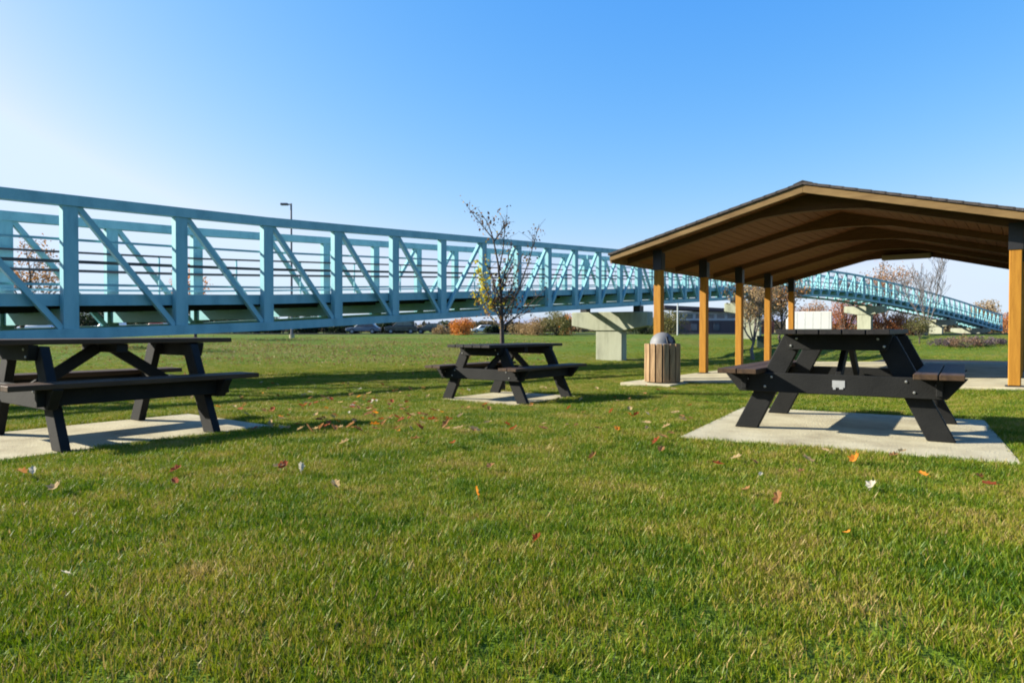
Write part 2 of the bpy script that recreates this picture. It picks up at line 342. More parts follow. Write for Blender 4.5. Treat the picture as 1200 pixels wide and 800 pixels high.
# ------------------------------------------------------------------ picnic tables
TH = 0.788; SH = 0.488
def picnic_table(loc, rz, label, seatm, topm, plate):
    t = thing('picnic_table', label, 'picnic table', loc, rz, 'picnic tables on concrete pads')
    L = 0.915
    # table top: five planks running along Y
    pw = 0.142
    for k in range(5):
        b = MB(); b.box((0, 0, 0), (pw, 2 * L, 0.038))
        b.obj('tabletop_plank', topm, t, ((k - 2) * (pw + 0.008), 0, TH - 0.019), bev=0.004)
    for s in (-1, 1):
        for k in range(2):
            b = MB(); b.box((0, 0, 0), (pw, 2 * L, 0.038))
            b.obj('seat_plank', seatm, t, (s * (0.58 + k * (pw + 0.008)), 0, SH - 0.019), bev=0.004)
        b = MB(); b.box((0, 0, 0), (0.04, 1.42, 0.125)); b.obj('seat_rail', M['lumber'], t, (s * 0.655, 0, SH - 0.038 - 0.064), bev=0.004)
    for e in (-1, 1):
        y = e * 0.56
        # sloping legs
        for s in (-1, 1):
            pts = [(s * 0.225, TH - 0.05), (s * 0.385, TH - 0.05), (s * 0.755, 0.002), (s * 0.58, 0.002)]
            b = MB(); b.prism(pts, y - 0.032, y + 0.032); b.obj('leg', M['lumber'], t, bev=0.005)
        yo = y - e * 0.068 if e > 0 else y - e * -0.0
        # cleat under the top and seat beam, bolted outside the legs
        yc = y + e * 0.066
        b = MB(); b.prism([(-0.37, TH - 0.04), (0.37, TH - 0.04), (0.33, TH - 0.155), (-0.33, TH - 0.155)], yc - 0.032, yc + 0.032); b.obj('top_cleat', M['lumber'], t, bev=0.004)
        b = MB(); b.prism([(-0.82, SH - 0.039), (0.82, SH - 0.039), (0.70, SH - 0.187), (-0.70, SH - 0.187)], yc - 0.032, yc + 0.032); sb = b.obj('seat_beam', M['lumber'], t, bev=0.004)
        for s in (-1, 1):
            for (bx, bz) in ((s * 0.455, SH - .07), (s * 0.505, SH - .145), (s * 0.64, SH - .09), (s * 0.66, SH - .145), (s * 0.275, TH - 0.07), (s * 0.315, TH - 0.125)):
                b = MB(); pr = [(0.0001, 0.008), (0.007, 0.007), (0.010, 0.003), (0.010, 0)]
                b.lathe(pr, 8); bo = b.obj('bolt', M['bolt'], t, (bx, yc + e * 0.032, bz)); bo.rotation_euler = (R(-90) * e, 0, 0)
        # brace from seat beam up to the middle of the top
        p0 = Vector((0, y - e * 0.03, SH - 0.09)); p1 = Vector((0, e * 0.06, TH - 0.075)); d = p1 - p0
        rot = d.to_track_quat('Z', 'X').to_matrix()
        b = MB(); b.box((0, 0, 0), (0.088, 0.04, d.length + 0.02), rot); b.obj('brace', M['lumber'], t, tuple((p0 + p1) / 2), bev=0.004)
    b = MB(); b.box((0, 0, TH - 0.075), (0.66, 0.088, 0.07)); b.obj('centre_cleat', M['lumber'], t, bev=0.004)
    if plate:
        b = MB(); b.box((0, 0, 0), (0.085, 0.004, 0.052)); b.box((-0.028, -0.001, -0.032), (0.018, 0.003, 0.018)); b.box((0.018, -0.001, -0.031), (0.026, 0.003, 0.014))
        b.obj('maker_plate', M['plate'], t, (0.02, -0.56 - 0.066 - 0.0345, SH - 0.105))
    return t
labs = {'right': "black picnic table with silver plate, seen end-on beside the timber shelter",
        'left': "black picnic table with brown planks beneath the bridge, leftmost on the lawn",
        'mid': "smaller-looking distant black picnic table in front of the thin yellow-leaved sapling"}
for t in TABLES:
    picnic_table((t['x'], t['y'], t['z']), -t['a'], labs[t['k']], M['plank'], M['plank'] if t['k'] == 'left' else M['plank2'], t['k'] == 'right')

# ------------------------------------------------------------------ timber shelter (local: x across, y along, z above slab)
def shelter():
    t = thing('picnic_shelter', "open timber picnic shelter with low gable roof and arched beams", 'shelter', (PC.x, PC.y, SLAB_Z), -AX)
    EY = CAMZ - SLAB_Z
    HW = 2.985; W = 3.80; PITCH = 0.257; ZP = EY + 2.54; S5 = 2.46; O = 0.62
    def ztop(x): return ZP - PITCH * abs(x)
    y0, y1 = -O, 4 * S5 + O
    # shingles: courses stepped down each slope; boards under them; fascias
    for s in (-1, 1):
        n = 18; b = MB()
        for k in range(n):
            a0 = W * k / n; a1 = W * (k + 1) / n + 0.03
            if a1 > W + 0.04: a1 = W + 0.04
            za, zb = ztop(a0), ztop(a1)
            pts = [(s * a0, za - 0.008), (s * a0, za + 0.034), (s * a1, zb + 0.042), (s * a1, zb - 0.004)]
            b.prism(pts, y0 - 0.03, y1 + 0.03)
        o = b.obj('shingle_course', M['shingle'], t); o['kind'] = 'stuff'
        # ceiling boards along the ridge direction, each a board
        nb = 22; bw = W / nb
        me = None
        th = math.atan(PITCH)
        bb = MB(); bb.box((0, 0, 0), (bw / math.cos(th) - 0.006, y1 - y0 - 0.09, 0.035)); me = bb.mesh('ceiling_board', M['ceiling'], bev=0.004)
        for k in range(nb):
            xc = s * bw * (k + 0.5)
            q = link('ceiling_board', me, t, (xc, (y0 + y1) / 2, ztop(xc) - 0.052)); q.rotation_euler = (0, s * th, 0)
        for (ya, yb) in ((y0 - 0.0, y0 + 0.045), (y1 - 0.045, y1)):
            b = MB(); pts = [(s * 0.001, ZP - 0.012), (s * W, ztop(W) - 0.012), (s * W, ztop(W) - 0.125), (s * 0.001, ZP - 0.145)]
            b.prism(pts, ya, yb); b.obj('gable_fascia', M['fascia'], t, bev=0.003)
        b = MB(); b.box((s * (W + 0.0), (y0 + y1) / 2, ztop(W) - 0.09), (0.04, y1 - y0 - 0.095, 0.15)); b.obj('eave_fascia', M['fascia'], t, bev=0.003)
    b = MB(); b.prism([(-0.16, ztop(.16) + 0.05), (0, ZP + 0.064), (0.16, ztop(.16) + 0.05), (0.14, ztop(.14) + 0.038), (0, ZP + 0.048), (-0.14, ztop(.14) + 0.038)], y0 - 0.03, y1 + 0.03); b.obj('ridge_cap', M['shingle'], t)
    # frames
    for f in range(5):
        y = f * S5
        top = []; bot = []
        N = 24
        for i in range(N + 1):
            x = -W + 0.12 + (2 * W - 0.24) * i / N
            top.append((x, ztop(x) - 0.075))
            if abs(x) <= HW: zb = 2.60 + 0.54 * (1 - (x / HW) ** 2)
            else: zb = 2.60 - 0.02 * (abs(x) - HW)
            zb = min(zb, ztop(x) - 0.075 - 0.12)
            bot.append((x, zb))
        b = MB(); 
        vs = [(x, y - 0.07, z) for x, z in top] + [(x, y - 0.07, z) for x, z in bot] + [(x, y + 0.07, z) for x, z in top] + [(x, y + 0.07, z) for x, z in bot]
        n = N + 1; fs = []
        for i in range(N):
            fs += [(i, i + 1, n + i + 1, n + i), (2 * n + i, 3 * n + i, 3 * n + i + 1, 2 * n + i + 1), (i, 2 * n + i, 2 * n + i + 1, i + 1), (n + i, n + i + 1, 3 * n + i + 1, 3 * n + i)]
        fs += [(0, n, 3 * n, 2 * n), (N, 2 * n + N, 3 * n + N, n + N)]
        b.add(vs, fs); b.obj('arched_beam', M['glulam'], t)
        for s in (-1, 1):
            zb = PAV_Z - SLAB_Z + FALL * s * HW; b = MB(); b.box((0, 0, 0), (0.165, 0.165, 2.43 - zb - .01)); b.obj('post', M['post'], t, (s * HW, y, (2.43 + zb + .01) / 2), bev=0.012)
            b = MB(); b.box((0, 0.09, 0), (0.185, 0.012, 0.40)); b.box((0, -0.09, 0), (0.185, 0.012, 0.40)); b.box((0.09, 0, 0), (0.012, 0.166, 0.40)); b.box((-0.09, 0, 0), (0.012, 0.166, 0.40))
            b.box((0, 0, 0.20), (0.19, 0.19, 0.02))
            b.obj('post_bracket', M['bracket'], t, (s * HW, y, 2.43))
            b = MB(); b.box((0, 0, 0.005), (0.24, 0.24, 0.01)); b.obj('base_plate', M['bracket'], t, (s * HW, y, zb + 0.004))
    b = MB(); b.box((0, 0, 0), (1.25, 0.16, 0.15)); b.obj('beam_box', M['tan_box'], t, (0.25, 4 * S5 - 0.16, 3.13), bev=0.015)  # plain tan box set against the far beam near its crown
    return t
shelter()

# ------------------------------------------------------------------ trash bin
def bin_(x, y, z):
    t = thing('trash_bin', "round wood-slatted trash bin with grey dome lid at the shelter corner", 'trash bin', (x, y, z))
    r = 0.325; n = 16
    b = MB(); b.box((0, 0, 0), (0.104, 0.028, 0.73)); me = b.mesh('slat', M['slat'], bev=0.005)
    for k in range(n):
        a = 2 * math.pi * k / n; q = link('slat', me, t, (r * math.cos(a), r * math.sin(a), 0.385)); q.rotation_euler = (0, 0, a + math.pi / 2)
    b = MB(); b.lathe([(0.02, 0.04), (0.285, 0.04), (0.285, 0.72), (0.27, 0.72), (0.27, 0.08), (0.02, 0.08)], 24); b.obj('liner', M['bin'], t, smooth=False)
    for zz in (0.12, 0.62):
        b = MB(); b.lathe([(0.288, zz), (0.310, zz), (0.310, zz + 0.04), (0.288, zz + 0.04), (0.288, zz)], 24); b.obj('hoop', M['bracket'], t)
    prof = [(0.29, 0.715), (0.29, 0.735), (0.235, 0.745)] + [(0.235 * math.cos(R(a)), 0.745 + 0.225 * math.sin(R(a))) for a in range(8, 90, 9)] + [(0.001, 0.97)]
    b = MB(); b.lathe(prof, 28); d = b.obj('dome_lid', M['dome'], t, smooth=True)
    b = MB(); b.prism([(-0.12, 0.0), (0.12, 0), (0.11, 0.13), (-0.10, 0.13)], -0.006, 0.006); o = b.obj('flap', M['bin'], d, (0.135, -0.185, 0.765)); o.rotation_euler = (R(-24), 0, R(36))
bin_(2.92, 13.25, SLAB_Z - 0.022)

# ------------------------------------------------------------------ footbridge
XV = 1150; KX = 13527.0; DST = 1.749
BU, BN = uv(math.atan2(XV - 600, 800))
PNL = DST / BU.y
def bpt(n):                                    # plan point of the near truss at panel point n, and chord-underside height
    dep = KX / (XV - 82) + DST * n
    p = Vector(((XV - 600) / 800 * dep - KX / 800, dep))
    zz = float(np.interp(dep, [-20, 8, 11.76, 13.5, 15.9, 18, 21, 33.65, 45, 60], [-1.6, -.38, -.205, -.13, -.02, .12, .33, 1.22, 1.98, 2.86]))
    return p, zz + CAMZ
pts = {n: bpt(n) for n in range(-16, 27)}
p, z = pts[26]; ang = math.atan2(BU.x, BU.y)
for n in range(27, 62):
    if n <= 34: ang += R(14.4) / 8
    p = p + Vector((math.sin(ang), math.cos(ang))) * PNL
    pts[n] = (p, 0.0)
# height of the chord: climbs over the road, then falls to the far bank
_hx = [PNL * k for k in range(26, 62)]
_want = np.array([CAMZ + (387 - np.interp(600 + 800 * pts[n][0].x / pts[n][0].y, [917, 955, 982, 1030, 1087, 1130, 1177, 1200], [348.4, 346.8, 347.5, 355, 366, 376, 390, 395])) * pts[n][0].y / 800 for n in range(26, 62)])
_pad = np.concatenate([[_want[0]] * 3, _want, [_want[-1]] * 3]); _sm = np.convolve(_pad, np.ones(7) / 7, 'valid')
for n in range(27, 62): pts[n] = (pts[n][0], float(_sm[n - 26]) if n > 29 else float(_want[n - 26]))
def tang(n):
    a = pts[min(n + 1, 61)][0] - pts[max(n - 1, -16)][0]; a.normalize(); return a
BW = 2.95; BH = 2.66
bridge = thing('footbridge', "long teal painted steel truss footbridge climbing left to right across the park", 'bridge', (pts[0][0].x, pts[0][0].y, 0))
BO = Vector((pts[0][0].x, pts[0][0].y, 0))
ub = MB(); ub.box((0, 0, 0), (1, 1, 1)); UB = {}
def ubox(m):
    if m.name not in UB: UB[m.name] = ub.mesh('beam_' + m.name, m)
    return UB[m.name]
def member(name, p, q, wd, ht, m, lateral):
    """box from p to q; wd across (along 'lateral'), ht the other way"""
    p = Vector(p) - BO; q = Vector(q) - BO; d = q - p; L = d.length; d.normalize()
    lat = Vector(lateral); lat = (lat - d * lat.dot(d)).normalized(); up = lat.cross(d)
    mt = Matrix((lat * wd, d * L, up * ht)).transposed().to_4x4(); mt.translation = (p + q) / 2
    o = bpy.data.objects.new(name, ubox(m)); COL.objects.link(o); o.parent = bridge; o.matrix_local = mt
    return o
def tp(n, side, h, lat=0.0):
    a = tang(n); nr = Vector((a.y, -a.x)); q = pts[n][0] - nr * (BW if side else 0) + nr * lat
    return Vector((q.x, q.y, pts[n][1] + h))
SPANS = [(-16, -2), (-2, 12), (12, 24), (24, 36), (36, 48), (48, 61)]
def run(name, n0, n1, side, h, lat, wd, ht, m):
    b = MB()
    for n in range(n0, n1):
        p = tp(n, side, h, lat) - BO; q = tp(n + 1, side, h, lat) - BO
        e = 0.03
        if n == n0: p = p + (q - p) * e
        if n == n1 - 1: q = q + (p - q) * e
        d = (q - p); L = d.length; d.normalize(); la = Vector((d.y, -d.x, 0)).normalized(); up = la.cross(d)
        mt = Matrix((la, d, up)).transposed()
        b.box((p + q) / 2, (wd, L + (0.0 if n in (n0, n1 - 1) else 0.004), ht), mt)
    return b.obj(name, m, bridge)
for (n0, n1) in SPANS:
    mid = (n0 + n1) / 2
    for side in (0, 1):
        run('top_chord', n0, n1, side, BH - 0.10, 0, 0.19, 0.20, M['paint'])
        run('bottom_chord', n0, n1, side, 0.10, 0, 0.20, 0.20, M['paint'])
        ins = -0.14 if side == 0 else 0.14
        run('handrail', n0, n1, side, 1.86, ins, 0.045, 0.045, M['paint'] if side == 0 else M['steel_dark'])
        run('rub_rail', n0, n1, side, 1.45, ins, 0.045, 0.06, M['steel_dark'])
        run('toe_rail', n0, n1, side, 1.02, ins, 0.035, 0.045, M['paint'])
        run('edge_stringer', n0, n1, side, 0.73, ins * 0.98, 0.07, 0.215, M['paint'] if side == 0 else M['pan'])  # far stringer is coloured dark to stand in for under-deck shade
        for n in range(n0, n1 + 1):
            a = tang(n); nr = Vector((a.y, -a.x, 0)); e = 0.0
            sh = Vector((a.x, a.y, 0)) * (0.14 if n == n0 else (-0.14 if n == n1 else 0))
            member('vertical', tp(n, side, 0.20) + sh, tp(n, side, BH - 0.20) + sh, 0.15, 0.26, M['paint'], nr)
            if n < n1:
                lo, hi = (n + 1, n) if n < mid - 0.1 else (n, n + 1)
                p = tp(lo, side, 0.20); q = tp(hi, side, BH - 0.20); al = Vector((a.x, a.y, 0)) * (0.15 if lo < hi else -0.15)
                member('diagonal', p + al, q - al, 0.105, 0.105, M['paint'], nr)
            if n < n1 and -7 <= n < 24 and side == 1:
                m0 = (tp(n, side, .92, ins) + tp(n + 1, side, .92, ins)) / 2; member('rail_post', m0, m0 + Vector((0, 0, 0.96)), 0.035, 0.035, M['paint'], nr)
    for n in range(n0, n1 + 1):
        a = tang(n); sh = Vector((a.x, a.y, 0)) * (0.14 if n == n0 else (-0.14 if n == n1 else 0))
        member('floor_beam', tp(n, 0, 0.42) + sh, tp(n, 1, 0.42) + sh, 0.12, 0.30, M['paint'], Vector((a.x, a.y, 0)))
    for k in range(3):
        run('stringer', n0, n1, 0, 0.64, -0.75 - 0.72 * k, 0.12, 0.26, M['pan'])  # inner stringers of teal steel, their shade painted in as dark colour
    # deck slab
    b = MB()
    for n in range(n0, n1):
        vs = []
        for nn in (n, n + 1):
            for s_, l_ in ((0, -0.19), (1, 0.19)):
                for h in (0.785, 0.85): vs.append(tp(nn, s_, h, l_) - BO)
        b.add(vs, [(0, 2, 6, 4), (1, 5, 7, 3), (0, 4, 5, 1), (2, 3, 7, 6)])
    b.obj('deck', M['deck'], bridge)
    b = MB()  # dark sheet added below the slab, shade painted into its colour
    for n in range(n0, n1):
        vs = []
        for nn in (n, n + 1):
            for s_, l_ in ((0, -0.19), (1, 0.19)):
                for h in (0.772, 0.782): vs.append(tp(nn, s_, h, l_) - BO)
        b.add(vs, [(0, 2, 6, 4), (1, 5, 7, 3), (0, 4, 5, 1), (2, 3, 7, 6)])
    b.obj('deck_shade_sheet', M['pan'], bridge)

def pier(n, label, cw=1.45, capw=4.2):
    p, z = pts[n]; a = tang(n); nr = Vector((a.y, -a.x)); c = p - nr * BW / 2
    g = gz(c.x, c.y); top = z - 0.30
    t = thing('bridge_pier', label, 'pier', (c.x, c.y, g), -math.atan2(a.x, a.y), 'concrete piers under the footbridge')
    h = top - g
    b = MB(); b.prism([(-cw / 2, -0.3), (cw / 2, -0.3), (cw / 2, max(h - 0.95, 0.05)), (-cw / 2, max(h - 0.95, 0.05))], -0.28, 0.28); b.obj('column', M['pier'], t, bev=0.03)
    q = max(h - 0.95, 0.05) + 0.002
    b = MB(); b.prism([(-cw / 2 - 0.02, q), (cw / 2 + 0.02, q), (capw / 2, q + 0.25), (capw / 2, h), (-capw / 2, h), (-capw / 2, q + 0.25)], -0.34, 0.34); b.obj('cap', M['pier'], t, bev=0.03)
    for s in (-1, 1):
        b = MB(); b.box((s * BW / 2, 0, h + 0.148), (0.35, 0.45, 0.29)); b.obj('bearing', M['bracket'], t)
    return t
pier(12, "hammerhead concrete pier of the footbridge with diagonal shadow, between middle table and trash bin")
pier(24, "tall pale concrete bridge pier behind the shelter posts, next to the dark green box")
def n_at(px): return min(range(27, 61), key=lambda n: abs(600 + 800 * pts[n][0].x / pts[n][0].y - px))
pier(n_at(1032), "concrete bridge pier seen far off just left of the bridge bend, beside rust trees", 1.5, 4.4)
pier(n_at(1112), "low concrete bridge pier on the far bank under the descending bridge, middle of three", 1.6, 4.6)
pier(n_at(1150), "lowest concrete bridge pier near the far end of the descending bridge", 2.2, 5.0)
pier(-2, "concrete bridge pier at the left, outside the picture edge")

# ------------------------------------------------------------------ vegetation
def leaf_quads(mb, pos, size, tone=None, up=0.3):
    for p in pos:
        s = size * random.uniform(0.6, 1.3); d = Vector((random.gauss(0, 1), random.gauss(0, 1), random.gauss(0, 1) * (1 - up))).normalized()
        e = d.orthogonal().normalized(); e.rotate(Matrix.Rotation(random.uniform(0, 6.28), 3, d)); f = d.cross(e)
        p = Vector(p)
        mb.add([p - e * s * .5, p + f * s * .32 + d * s * .08, p + e * s * .5, p - f * s * .32 + d * s * .08], [(0, 1, 2, 3)],
               random.random() if tone is None else min(1, max(0, tone + random.gauss(0, 0.16))))
def grow(mb, p, d, length, rad, lvl, tips, spread=0.6, n_side=6, upb=0.25, gn=0.12, minr=0.004, ratio=0.55):
    seg = 5; pts_ = [Vector(p)]; rads = [rad]; dd = Vector(d).normalized()
    for i in range(seg):
        dd = (dd + Vector((random.gauss(0, gn), random.gauss(0, gn), random.gauss(0, gn * .5) + upb * 0.12))).normalized()
        pts_.append(pts_[-1] + dd * length / seg); rads.append(max(minr, rad * (1 - 0.75 * (i + 1) / seg)))
    mb.tube(pts_, rads, 6 if lvl > 1 else (4 if lvl == 1 else 3), cap=False)
    if lvl == 0:
        tips += [pts_[-1], pts_[3], pts_[4]]; return
    for k in range(n_side):
        f = 0.25 + 0.75 * (k + random.random()) / n_side; i = min(int(f * seg), seg - 1); q = pts_[i].lerp(pts_[i + 1], f * seg - i)
        ax = Vector((random.gauss(0, 1), random.gauss(0, 1), 0.1)).normalized()
        nd = (dd * (1 - spread) + ax * spread + Vector((0, 0, upb))).normalized()
        grow(mb, q, nd, length * ratio * random.uniform(0.7, 1.15) * (1.15 - 0.5 * f), max(minr, rads[i] * 0.6), lvl - 1, tips, spread, max(3, n_side - 1), upb, gn * 1.2, minr, ratio)
def tree(name, label, cat, x, y, h, leafm, woodm, leaves=3000, lsize=0.12, trunk=0.35, spread=0.6, lvl=3, rad=None, clump=0.18, group=None, seed=1, density=1.0, n_side=6, upb=0.25, minr=None):
    random.seed(seed); g = gz(x, y)
    t = thing(name, label, cat, (x, y, g), 0, group)
    wd = MB(); tips = []
    rad = rad or h * 0.02; minr = minr or max(0.003, h * 0.0012)
    th = h * trunk
    p = [Vector((0, 0, -0.1)), Vector((random.gauss(0, .02) * h, 0, th * .5)), Vector((random.gauss(0, .02) * h, random.gauss(0, .01) * h, th))]
    wd.tube(p, [rad * 1.25, rad, rad * .85], 8, cap=False)
    nl = 5
    for k in range(nl):
        a = 2 * math.pi * k / nl + random.uniform(-.4, .4); sp = spread * random.uniform(0.5, 1.0)
        if k == 0: sp = 0.08
        d = Vector((math.cos(a) * sp, math.sin(a) * sp, 1 - sp * .55)).normalized()
        grow(wd, p[-1] + Vector((0, 0, -th * 0.18 * random.random())), d, (h - th) * random.uniform(0.62, .82), rad * .6, lvl - 1, tips, spread, n_side, upb, 0.12, minr)
    zmax = max(v[2] for v in wd.v); k = h / zmax
    wd.v = [(v[0] * k, v[1] * k, v[2] * k if v[2] > 0 else v[2]) for v in wd.v]; tips = [q * k for q in tips]
    wd.obj('trunk', woodm, t)
    if leaves:
        lf = MB(); keep = [q for q in tips if random.random() < density] or tips
        n = max(1, leaves // len(keep))
        for q in keep:
            tn = random.random()
            leaf_quads(lf, [q + Vector((random.gauss(0, 1), random.gauss(0, 1), random.gauss(0, 1))) * clump for _ in range(n)], lsize, tn)
        o = lf.obj('crown', leafm, t, tone=True)
    return t
def shrub(name, label, cat, x, y, wx, h, leafm, leaves=1500, lsize=0.12, seed=1, group=None, wy=None):
    random.seed(seed); g = gz(x, y); t = thing(name, label, cat, (x, y, g), 0, group); wy = wy or wx
    st = MB(); lf = MB()
    for k in range(14):
        a = random.uniform(0, 6.28); r = random.random() ** .5
        q = Vector((math.cos(a) * r * wx * .42, math.sin(a) * r * wy * .42, h * random.uniform(.55, .95) * (1 - .3 * r * r)))
        st.tube([(0, 0, -.05), q * 0.5 + Vector((0, 0, h * .06)), q], [h * .02, h * .014, h * .006], 4, cap=False)
        cr = 0.24 * min(wx, h * 1.6)
        tn = random.random()
        ps = []
        for _ in range(leaves // 14):
            d = Vector((random.gauss(0, 1), random.gauss(0, 1), random.gauss(0, 1))).normalized() * cr * random.random() ** .4
            c = q + Vector((d.x * (wx / max(wx, .1)), d.y, d.z * .9 - h * .1)); 
            if random.random() < .35: c.z *= random.random()
            if c.z > 0.02: ps.append(c)
        leaf_quads(lf, ps, lsize, tn)
    st.obj('stem', M['bark'], t); lf.obj('foliage', leafm, t, tone=True); return t
L_oak = leaf_mat("leaves_rust_brown", [(0.18, 0.08, 0.03), (0.32, 0.14, 0.045), (0.42, 0.22, 0.07), (0.24, 0.15, 0.08)])
L_orange = leaf_mat("leaves_orange", [(0.30, 0.08, 0.015), (0.50, 0.16, 0.02), (0.55, 0.22, 0.03)])
L_yellow = leaf_mat("leaves_yellow_green", [(0.18, 0.20, 0.02), (0.36, 0.30, 0.02), (0.50, 0.40, 0.03)])
L_red = leaf_mat("leaves_deep_rust", [(0.20, 0.06, 0.025), (0.34, 0.12, 0.04), (0.44, 0.19, 0.07)])
L_green = leaf_mat("leaves_dark_green", [(0.012, 0.025, 0.010), (0.025, 0.045, 0.015), (0.05, 0.07, 0.025)])
L_tan = leaf_mat("leaves_tan", [(0.20, 0.13, 0.06), (0.30, 0.20, 0.09), (0.38, 0.27, 0.13)])
L_purple = leaf_mat("leaves_dull_purple", [(0.08, 0.06, 0.07), (0.12, 0.09, 0.10), (0.17, 0.12, 0.10)])
L_bed = leaf_mat("leaves_faded_bed", [(0.12, 0.07, 0.05), (0.18, 0.10, 0.06), (0.22, 0.15, 0.08)])
L_olive = leaf_mat("leaves_olive", [(0.06, 0.07, 0.02), (0.12, 0.12, 0.03), (0.18, 0.15, 0.04)])
def at(px, d): return ((px - 600) / 800 * d, d)

# sapling by the middle table
def sapling():
    random.seed(21); x, y = at(589, 11.2); g = gz(x, y)
    t = thing('sapling', "thin young tree with yellow and brown leaves behind the middle picnic table", 'tree', (x, y, g))
    wd = MB(); lf = MB(); pxm = 11.2 / 800
    def P(px, py, dy=0): return Vector(((px - 589) * pxm, dy, CAMZ + (387 - py) * pxm - g))
    wd.tube([(0, 0, -.1), P(589, 420), P(588, 380), P(587, 345), P(584, 310), P(578, 280), P(572, 262), P(560, 245)], [.048, .042, .036, .026, .017, .011, .007, .003], 7, cap=False)
    br = [((588, 378), (572, 345), (563, 322), -.1), ((588, 372), (606, 345), (621, 318), .15), ((588, 366), (600, 335), (612, 300), -.15), ((587, 355), (577, 325), (566, 300), .1),
          ((587, 350), (592, 318), (600, 285), 0), ((589, 382), (611, 366), (640, 338), .2), ((585, 318), (590, 290), (592, 262), -.05), ((588, 384), (570, 366), (552, 345), .25),
          ((587, 345), (596, 320), (605, 305), .3), ((589, 380), (600, 362), (606, 342), -.3), ((606, 345), (620, 305), (632, 262), .1), ((589, 385), (601, 374), (622, 364), .1),
          ((588, 376), (581, 352), (578, 330), -.25), ((578, 280), (568, 268), (549, 244), .05), ((578, 285), (588, 270), (596, 258), .05)]
    tips = {'y': [], 'b': []}
    for a, b, c, dy in br:
        pa, pb, pc = P(*a), P(*b, dy * .5), P(*c, dy); wd.tube([pa, pb, pc], [.013, .009, .004], 5, cap=False)
        for k in range(15):
            f = random.uniform(.15, 1); q = pa.lerp(pb, f * 2) if f < .5 else pb.lerp(pc, f * 2 - 1)
            e = q + Vector((random.gauss(0, .10), random.gauss(0, .12), random.uniform(.04, .26))); wd.tube([q, (q + e) / 2 + Vector((0, 0, .02)), e], [.004, .003, .0018], 3, cap=False)
            tips['y' if b[0] < 586 and a[1] > 340 else 'b'].append(e)
            tips['b'].append(q)
    pos = []
    for q in tips['y']:
        leaf_quads(lf, [q + Vector((random.gauss(0, .045), random.gauss(0, .05), random.gauss(0, .07))) for _ in range(2)], .05, .8)
    for q in tips['b']:
        if random.random() < .5: leaf_quads(lf, [q + Vector((random.gauss(0, .04), random.gauss(0, .05), random.gauss(0, .05))) for _ in range(2)], .048, random.choice([.1, .2, .45]))
    for c, n, tn, sg in (((559, 308), 12, .95, .03), ((562, 318), 34, .95, .035), ((565, 328), 40, .9, .04), ((568, 338), 44, .85, .045), ((571, 348), 44, .8, .05), ((574, 358), 34, .65, .05), ((556, 346), 14, .8, .03), ((562, 352), 16, .75, .04), ((570, 366), 16, .45, .05),
                         ((551, 246), 6, .1, .05), ((563, 256), 9, .2, .06), ((573, 262), 14, .3, .07), ((570, 274), 8, .2, .06), ((585, 262), 6, .15, .06), ((630, 268), 9, .3, .05), ((634, 275), 5, .2, .05), ((614, 298), 10, .35, .05), ((620, 306), 10, .6, .05),
                         ((590, 350), 22, .18, .07), ((598, 338), 22, .2, .07), ((586, 330), 18, .15, .07), ((583, 372), 18, .4, .07), ((604, 352), 14, .3, .06), ((592, 318), 12, .12, .07), ((596, 366), 16, .2, .07), ((576, 340), 14, .3, .06)):
        p = P(*c); leaf_quads(lf, [p + Vector((random.gauss(0, sg), random.gauss(0, .07), random.gauss(0, sg))) for _ in range(n)], .055, tn); continue
        p = P(*c); leaf_quads(lf, [p + Vector((random.gauss(0, .06), random.gauss(0, .1), random.gauss(0, .07))) for _ in range(n)], .055, tn)
    wd.obj('trunk', M['bark'], t)
    lf.obj('crown', leaf_mat("leaves_sapling", [(0.05, 0.028, 0.022), (0.13, 0.06, 0.03), (0.26, 0.14, 0.04), (0.34, 0.27, 0.03), (0.50, 0.44, 0.03)], trans=.4), t, tone=True)
sapling()

# trees beyond the bridge and shelter
x, y = at(25, 42); tree('oak_tree', "sparse brown-leaved young tree behind the bridge at far left", 'tree', x, y, 6.6, L_oak, M['bark'], 1500, .16, .25, seed=3, density=.5, lvl=3, clump=.2)
x, y = at(229, 55); tree('maple_tree', "small orange-leaved tree seen through the bridge truss, left of the lamp post", 'tree', x, y, 5.4, L_orange, M['bark'], 1300, .18, .25, seed=4, density=.5, clump=.25)
x, y = at(543, 72); shrub('orange_shrub', "bright orange bush beyond the lawn, left of the sapling", 'bush', x, y, 2.7, 2.0, L_orange, 2600, .14, seed=5)
x, y = at(518, 84); shrub('tan_shrub', "tan grassy bush between the orange bush and dark hedge", 'bush', x, y, 2.2, 1.2, L_tan, 1200, .14, seed=55)
x, y = at(612, 72); shrub('tan_shrub', "tan bush just right of the sapling trunk beyond the lawn", 'bush', x, y, 3.0, 1.4, L_tan, 2000, .13, seed=6)
x, y = at(631, 70); shrub('tan_shrub', "taller pale tan bush left of the olive and orange tree", 'bush', x, y, 3.0, 1.9, L_tan, 2200, .13, seed=7)
x, y = at(653, 70); shrub('olive_shrub', "olive and orange tall bush beside the hammerhead pier", 'bush', x, y, 3.4, 2.9, L_olive, 3400, .15, seed=8)
x, y = at(663, 74); shrub('orange_shrub', "rust orange bush half hidden behind the hammerhead pier", 'bush', x, y, 2.0, 2.6, L_orange, 1800, .14, seed=9)
x, y = at(785, 78); shrub('olive_shrub', "small brown-green bush by the grey pole and flat-roofed building", 'bush', x, y, 3.8, 3.1, L_olive, 2600, .16, seed=10)
x, y = at(883, 36); tree('oak_tree', "autumn tree with clinging tan leaves behind the middle shelter posts", 'tree', x, y, 4.4, L_tan, M['barkgrey'], 2600, .12, .22, seed=11, density=.8, clump=.2)
